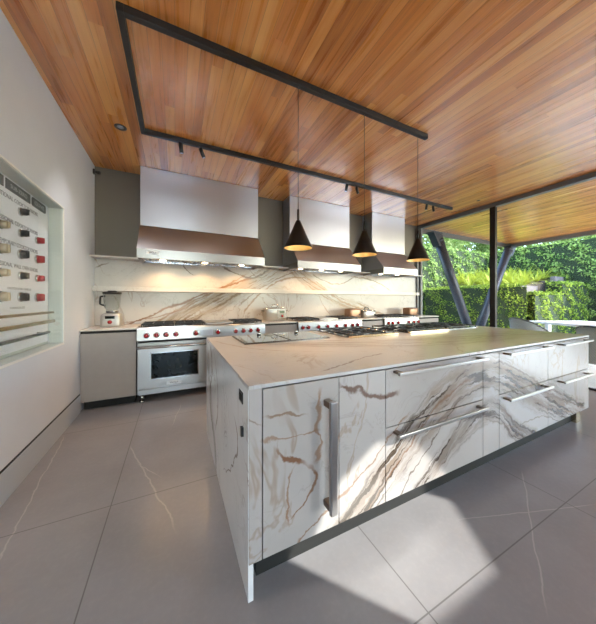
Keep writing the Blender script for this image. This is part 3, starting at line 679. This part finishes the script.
for z, cols, big, row in ((1.954, ('kblack',), 0, 'top'), (1.788, ('kbrass', 'kblack', 'kred'), 0, 'second'), (1.625, ('kbrass', 'kblack', 'kred'), 1, 'third'), (1.460, ('kbrass', 'kblack', 'kred'), 0, 'fourth'), (1.295, ('kbrass', 'kblack', 'kred'), 1, 'bottom')):
    for c_ in cols:
        y = {'kbrass': 2.435, 'kblack': 2.69, 'kred': 2.95}[c_]
        t = thing('knob_sample', '%s oven knob in the %s knob row of the wall case' % (cname[c_], row), 'knob', (XB, y, z), group='oven knobs in the wall case')
        R_ = .034 if big else .028
        MB().lathe([(R_+.004, 0), (R_+.004, .010), (R_, .014)], n=24, axis=0).build('bezel', M['polished'], t)
        MB().lathe([(R_, .012), (R_-.002, .040), (R_-.007, .046), (0, .047)], n=24, axis=0).build('grip', M[c_], t)
        MB().box(.046, .053, -.005, .005, -R_+.006, R_-.006).build('pointer', M[c_], t)
for z, c_, y1, lb, r_ in ((1.160, 'hbronze', 3.10, 'bronze bar handle, highest of three in the wall case', .011), (1.078, 'hgold', 3.12, 'thick brass bar handle, middle of three in the wall case', .015), (.985, 'hdark', 3.02, 'gunmetal bar handle, lowest of three in the wall case', .013)):
    t = thing('bar_handle_sample', lb, 'bar handle', (XB+.055, 1.5, z), group='bar handles in the wall case')
    MB().tube((0, 0, 0), (0, y1-1.5, 0), r_).build('bar', M[c_], t)
    for y in (.1, y1-1.5-.06): MB().tube((-.055, y, 0), (0, y, 0), .009).build('post', M[c_], t)

# ------------------------------------------------------------------ columns outside
def col(a, b, label):
    t = thing('steel_column', label, 'column', (b[0], b[1], 0)); a = Vector(a)-t.location; b = Vector(b)-t.location; d = (b-a).normalized()
    MB().tube(a+d*.28, b, .112, n=28).build('shaft', M['column'], t)
    MB().tube(a+d*.26, a+d*.32, .122, n=28).build('collar', M['column'], t)
    p_ = a; MB().prism([(p_.x-.16, ZC-.11), (p_.x+.16, ZC-.11), (p_.x+.13+d.x*.4, ZC-.44), (p_.x-.13+d.x*.4, ZC-.44)], p_.y-.09, p_.y+.09, 1).box(p_.x-.18, p_.x+.18, p_.y-.1, p_.y+.1, ZC-.125, ZC-.105).build('bracket', M['column'], t, bevel=.004)
    for k in range(2): MB().tube((p_.x+d.x*.12-.05+.1*k, p_.y-.035, ZC-.2), (p_.x+d.x*.12-.05+.1*k, p_.y+.035, ZC-.2), .018).build('bolt', M['polished'], t)
CY = 4.22
col((5.88, CY, ZC-.02), (7.42, CY, .30), 'slanted steel column leaning left, seen through the glass')
col((9.50, CY, ZC-.02), (7.68, CY, .30), 'slanted steel column leaning right, partly behind the black mullion')
o = MB().box(7.15, 7.95, CY-.25, CY+.25, -.005, .29).build('column_footing', M['stone'], bevel=.01); tag(o, 'low stone footing under the two slanted steel columns', 'footing')

# ------------------------------------------------------------------ garden
RNG = np.random.default_rng(5)
def leaves(P, N, size, jit=.7):
    """leaf quads at points P with surface normals N"""
    n = len(P); D = N+RNG.normal(0, jit, (n, 3)); D /= np.linalg.norm(D, axis=1)[:, None]
    A = np.cross(D, RNG.normal(0, 1, (n, 3))); A /= np.linalg.norm(A, axis=1)[:, None]; B = np.cross(D, A)
    s_ = size*RNG.uniform(.6, 1.25, n)[:, None]
    V = np.stack([P-A*s_, P+B*s_*.45+D*s_*.15, P+A*s_, P-B*s_*.45+D*s_*.15], 1).reshape(-1, 3)
    return V, [(4*i, 4*i+1, 4*i+2, 4*i+3) for i in range(n)]
def hedge(poly, z0, z1, dens, size, mat, label, group=None, faces=None):
    """poly counter-clockwise"""
    cx = sum(p[0] for p in poly)/len(poly); cy = sum(p[1] for p in poly)/len(poly)
    t = thing('hedge', label, 'hedge', (cx, cy, z0), group=group); q = [(a-cx, b-cy) for a, b in poly]; h = z1-z0
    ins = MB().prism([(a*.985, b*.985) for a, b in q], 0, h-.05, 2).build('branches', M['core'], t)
    P, N = [], []
    for i, (a, b) in enumerate(zip(q, q[1:]+q[:1])):
        if faces is not None and i not in faces: continue
        Lh = math.hypot(b[0]-a[0], b[1]-a[1]); n = int(Lh*h*dens); u = RNG.random(n); zz = RNG.random(n)*h
        nx, ny = (b[1]-a[1])/Lh, -(b[0]-a[0])/Lh
        w_ = .035*np.sin(7*u*Lh+3*zz)+.03*np.sin(13*zz+5*u*Lh)+RNG.normal(0, .025, n)-.01
        P.append(np.stack([a[0]+(b[0]-a[0])*u+nx*w_, a[1]+(b[1]-a[1])*u+ny*w_, zz], 1)); N.append(np.tile([nx, ny, .45], (n, 1)))
    x0, x1 = min(a for a, b in q), max(a for a, b in q); y0, y1 = min(b for a, b in q), max(b for a, b in q)
    n = int((x1-x0)*(y1-y0)*dens); X = RNG.uniform(x0, x1, n); Y = RNG.uniform(y0, y1, n)
    ins_ = np.zeros(n, bool)
    for (ax, ay), (bx, by) in zip(q, q[1:]+q[:1]):
        if ay != by: ins_ ^= ((ay > Y) != (by > Y)) & (X < (bx-ax)*(Y-ay)/(by-ay)+ax)
    X, Y = X[ins_], Y[ins_]; n = len(X)
    P.append(np.stack([X, Y, h+.03*np.sin(6*X+4*Y)+RNG.normal(0, .025, n)], 1)); N.append(np.tile([0, 0, 1.], (n, 1)))
    V, F = leaves(np.concatenate(P), np.concatenate(N), size)
    m_ = MB(); m_.add(V.tolist(), F); m_.build('foliage', mat, t)
hedge([(4.2, 7), (13.68, 7), (13.68, 8.2), (4.2, 8.2)], 0, 3.55, 700, .050, M['hedge'], 'tall clipped sunlit hedge across the back of the garden, left side', faces=(0, 3))
hedge([(13.76, -3), (15, -3), (15, 8.2), (13.76, 8.2)], 0, 3.6, 520, .06, M['hedge'], 'tall clipped shaded hedge rising behind the terraces on the right', faces=(3, 0))
hedge([(8.95, 6.85), (8.98, 4.58), (9.5, 3.80), (10.0, 4.35), (9.85, 6.85)], 0, 1.74, 1100, .034, M['hedge2'], 'low clipped hedge behind the slanted columns', faces=(0, 1, 4))
hedge([(9.60, 3.66), (11.46, 3.68), (11.46, 4.22), (10.10, 4.22)], 0, 1.50, 1100, .034, M['hedge2'], 'lowest terrace hedge beside the grey stone block, in sun', faces=(0, 3))
hedge([(11.5, 3.68), (13.65, 3.68), (13.65, 4.12), (11.5, 4.12)], 0, 1.87, 520, .05, M['hedge2'], 'higher stepped terrace hedge on the right, half in shadow', faces=(0, 3))
hedge([(13.2, 4.16), (13.68, 4.16), (13.68, 4.6), (13.2, 4.6)], 1.6, 2.22, 500, .05, M['hedge2'], 'small clipped hedge block beside the far stone block', faces=(0, 3))
for (a, b, c, d_, z0, z1, lb) in ((10.3, 11.48, 4.30, 4.46, 1.2, 1.78, 'grey stone retaining block behind the lowest terrace hedge'), (12.5, 13.18, 4.18, 4.34, 1.5, 2.16, 'farther grey stone retaining block beside a small hedge block')):
    o = MB().box(a, b, c, d_, z0, z1).build('stone_block', M['stone'], bevel=.015); tag(o, lb, 'retaining block', 'stone retaining blocks')
m = MB(); nx, ny = 12, 8; vs = []; 
for j in range(ny+1):
    for i in range(nx+1):
        x = 10.0+3.6*i/nx; y = 4.50+2.35*j/ny; vs.append((x, y, 1.62+.25*j/ny+.55*i/nx+random.uniform(-.03, .03)))
k = len(vs); vs += [(10.0, 4.50, 0), (13.6, 4.50, 0), (13.6, 6.85, 0), (10.0, 6.85, 0)]
m.add(vs, [(j*(nx+1)+i, j*(nx+1)+i+1, (j+1)*(nx+1)+i+1, (j+1)*(nx+1)+i) for j in range(ny) for i in range(nx)])
m.add(vs, [tuple([k, k+1]+[i for i in range(nx, -1, -1)]), tuple([k+3, k]+[j*(nx+1) for j in range(ny+1)])])
o = m.build('planting_bed', M['soil']); tag(o, 'raised soil bed holding the yellow-green plants', 'planting bed')
def strap_plant(seed):
    rg = random.Random(seed); m_ = MB()
    for i in range(22):
        a = rg.uniform(0, 2*PI); L_ = rg.uniform(.24, .50); up = rg.uniform(.35, 1.3); prev = Vector((0, 0, 0)); d = Vector((math.cos(a)*math.cos(up), math.sin(a)*math.cos(up), math.sin(up)))
        side = Vector((-math.sin(a), math.cos(a), 0)); rows = []
        for k_ in range(6):
            wd = .022*(1-(k_/5)**2)+.002; rows.append((prev-side*wd, prev+Vector((0, 0, -.006)), prev+side*wd)); d = (d+Vector((0, 0, -.13))).normalized(); prev = prev+d*L_/5
        m_.add([p for r_ in rows for p in r_], [(3*k_+c_, 3*k_+c_+1, 3*k_+c_+4, 3*k_+c_+3) for k_ in range(5) for c_ in (0, 1)], True)
    return m_
protos = []
for s_ in range(4):
    o = strap_plant(s_).build('strap_leaf_plant', M['strap']); protos.append(o)
npl = 0
rows = [(4.75, 10.1, 13.3, 11), (5.3, 10.1, 13.4, 11), (5.85, 10.1, 13.4, 11), (6.4, 10.1, 13.4, 11), (6.75, 10.4, 13.4, 8)]
for ri, (y, xa, xb, n) in enumerate(rows):
    for i in range(n):
        x = xa+(xb-xa)*(i+random.uniform(-.25, .25))/(n-1); x = min(max(x, 10.0), 13.5); yy = y+random.uniform(-.12, .12)
        o = protos[npl % 4] if npl < 4 else protos[npl % 4].copy()
        if npl >= 4: COL.objects.link(o)
        npl += 1
        zz = 1.62+.25*(yy-4.5)/2.35+.55*(x-10)/3.6
        o.location = (x, yy, zz+.0); o.rotation_euler = (0, 0, random.uniform(0, 6.28)); s_ = random.uniform(1.05, 1.5); o.scale = (s_,)*3
        tag(o, 'yellow-green strap-leaved clump in the sunny raised bed between the hedges', 'plant', 'strap-leaved plants in the raised bed')
def tree(x, y, z, r, h, label):
    t = thing('tree', label, 'tree', (x, y, 0))
    MB().tube((0, 0, 0), (.1, 0, h-r*.3), .14, .07).tube((.1, 0, h-r*.8), (r*.5, .2, h+.2), .06, .02).tube((.1, 0, h-r*.8), (-r*.5, -.2, h+.1), .06, .02).build('trunk', M['bark'], t)
    P, N = [], []
    for _ in range(26):
        c = Vector((RNG.normal(0, r*.45), RNG.normal(0, r*.45), h+RNG.normal(0, r*.32))); rr = r*RNG.uniform(.25, .45); n = 300
        D = RNG.normal(0, 1, (n, 3)); D /= np.linalg.norm(D, axis=1)[:, None]
        P.append(np.array(c)+D*rr*RNG.uniform(.7, 1.1, (n, 1))); N.append(D)
    V, F = leaves(np.concatenate(P), np.concatenate(N), .13, .6); m_ = MB(); m_.add(V.tolist(), F); m_.build('crown', M['tree'], t)
for a in ((6.5, 11.5, 0, 2.2, 4.6, 'pale green tree beyond the back hedge, left of the mullion'), (10.5, 12.0, 0, 2.4, 4.9, 'pale green tree beyond the back hedge, near the first column'),
          (14.5, 11.0, 0, 2.5, 5.2, 'pale green tree beyond the corner of the tall hedges'), (18.5, 9.0, 0, 2.6, 5.4, 'pale tree beyond the shaded hedge, right of the second column'),
          (19.5, 5.2, 0, 2.6, 5.8, 'bushy tree beyond the shaded hedge, above the yellow plants'), (20.5, 1.0, 0, 2.6, 6.0, 'bushy tree beyond the shaded hedge at the right edge'),
          (24, 14.0, 0, 4.0, 8.0, 'large distant tree behind the garden trees'), (13, 18.0, 0, 4.0, 7.5, 'large distant tree far behind the back hedge'), (27, 7, 0, 4, 8.5, 'large distant tree on the far right')): tree(*a)

# outdoor table and chairs
ang = math.atan2(3.23-1.88, 8.02-7.34)
tb = thing('outdoor_table', 'long white outdoor dining table outside the glass wall', 'table', (7.34, 1.88, 0), ang)
MB().box(-1.6, 1.50, -1.35, 0, .725, .765).build('tabletop', M['whitetop'], tb, bevel=.005)
for x in (-1.2, 1.1):
    for y in (-1.2, -.15): MB().box(x-.04, x+.04, y-.04, y+.04, 0, .725).build('leg', M['whitetop'], tb)
def chair(x, y, rz, label, h=.84):
    t = thing('woven_armchair', label, 'armchair', (x, y, 0), rz, 'woven outdoor armchairs')
    vs = []; n = 28; R_ = .33
    for k, rad in ((0, R_), (1, R_-.022)):
        for j in range(5):
            for i in range(n+1):
                a = PI*.28+(2*PI-PI*.56)*i/n; c_ = (1-math.cos(2*(a-PI)))/2 if abs(a-PI) < PI/2 else 1
                back_ = max(0, math.cos(a-PI)); top = .64+(h-.64)*back_**.8
                z = .30+(top-.30)*j/4; fl = 1+.08*j/4
                vs.append((math.cos(a)*rad*fl, math.sin(a)*rad*fl, z))
    N_ = 5*(n+1); F = []
    for j in range(4):
        for i in range(n):
            q = j*(n+1)+i; F += [(q, q+1, q+n+2, q+n+1), (N_+q, N_+q+n+1, N_+q+n+2, N_+q+1)]
    for i in range(n):
        q = 4*(n+1)+i; F += [(q, q+1, N_+q+1, N_+q), (i, N_+i, N_+i+1, i+1)]
    MB().add(vs, F, True).build('backrest', M['weave'], t)
    rim = [Vector(v)+Vector((0, 0, .006)) for v in vs[4*(n+1):5*(n+1)]]; MB().path(rim, .014, 8).build('rim', M['greyframe'], t)
    MB().lathe([(.31, .28), (.33, .29), (.33, .33), (.31, .345)], n=32).build('seat', M['weave'], t)
    MB().lathe([(.26, .345), (.285, .36), (.285, .42), (.25, .44), (0, .445)], n=32).build('cushion', M['cushion'], t)
    for sx in (-1, 1):
        for sy in (-1, 1): MB().tube((sx*.2, sy*.2, .29), (sx*.26, sy*.26, 0), .016, .012).build('leg', M['greyframe'], t)
chair(6.72, 2.62, -.45, 'woven grey armchair beside the near left corner of the white table', .90)
chair(6.12, 1.42, -.35, 'woven grey armchair close to the glass, right of the island', .86)
chair(6.22, .50, -.45, 'woven grey armchair beside the table, farther right', .86)
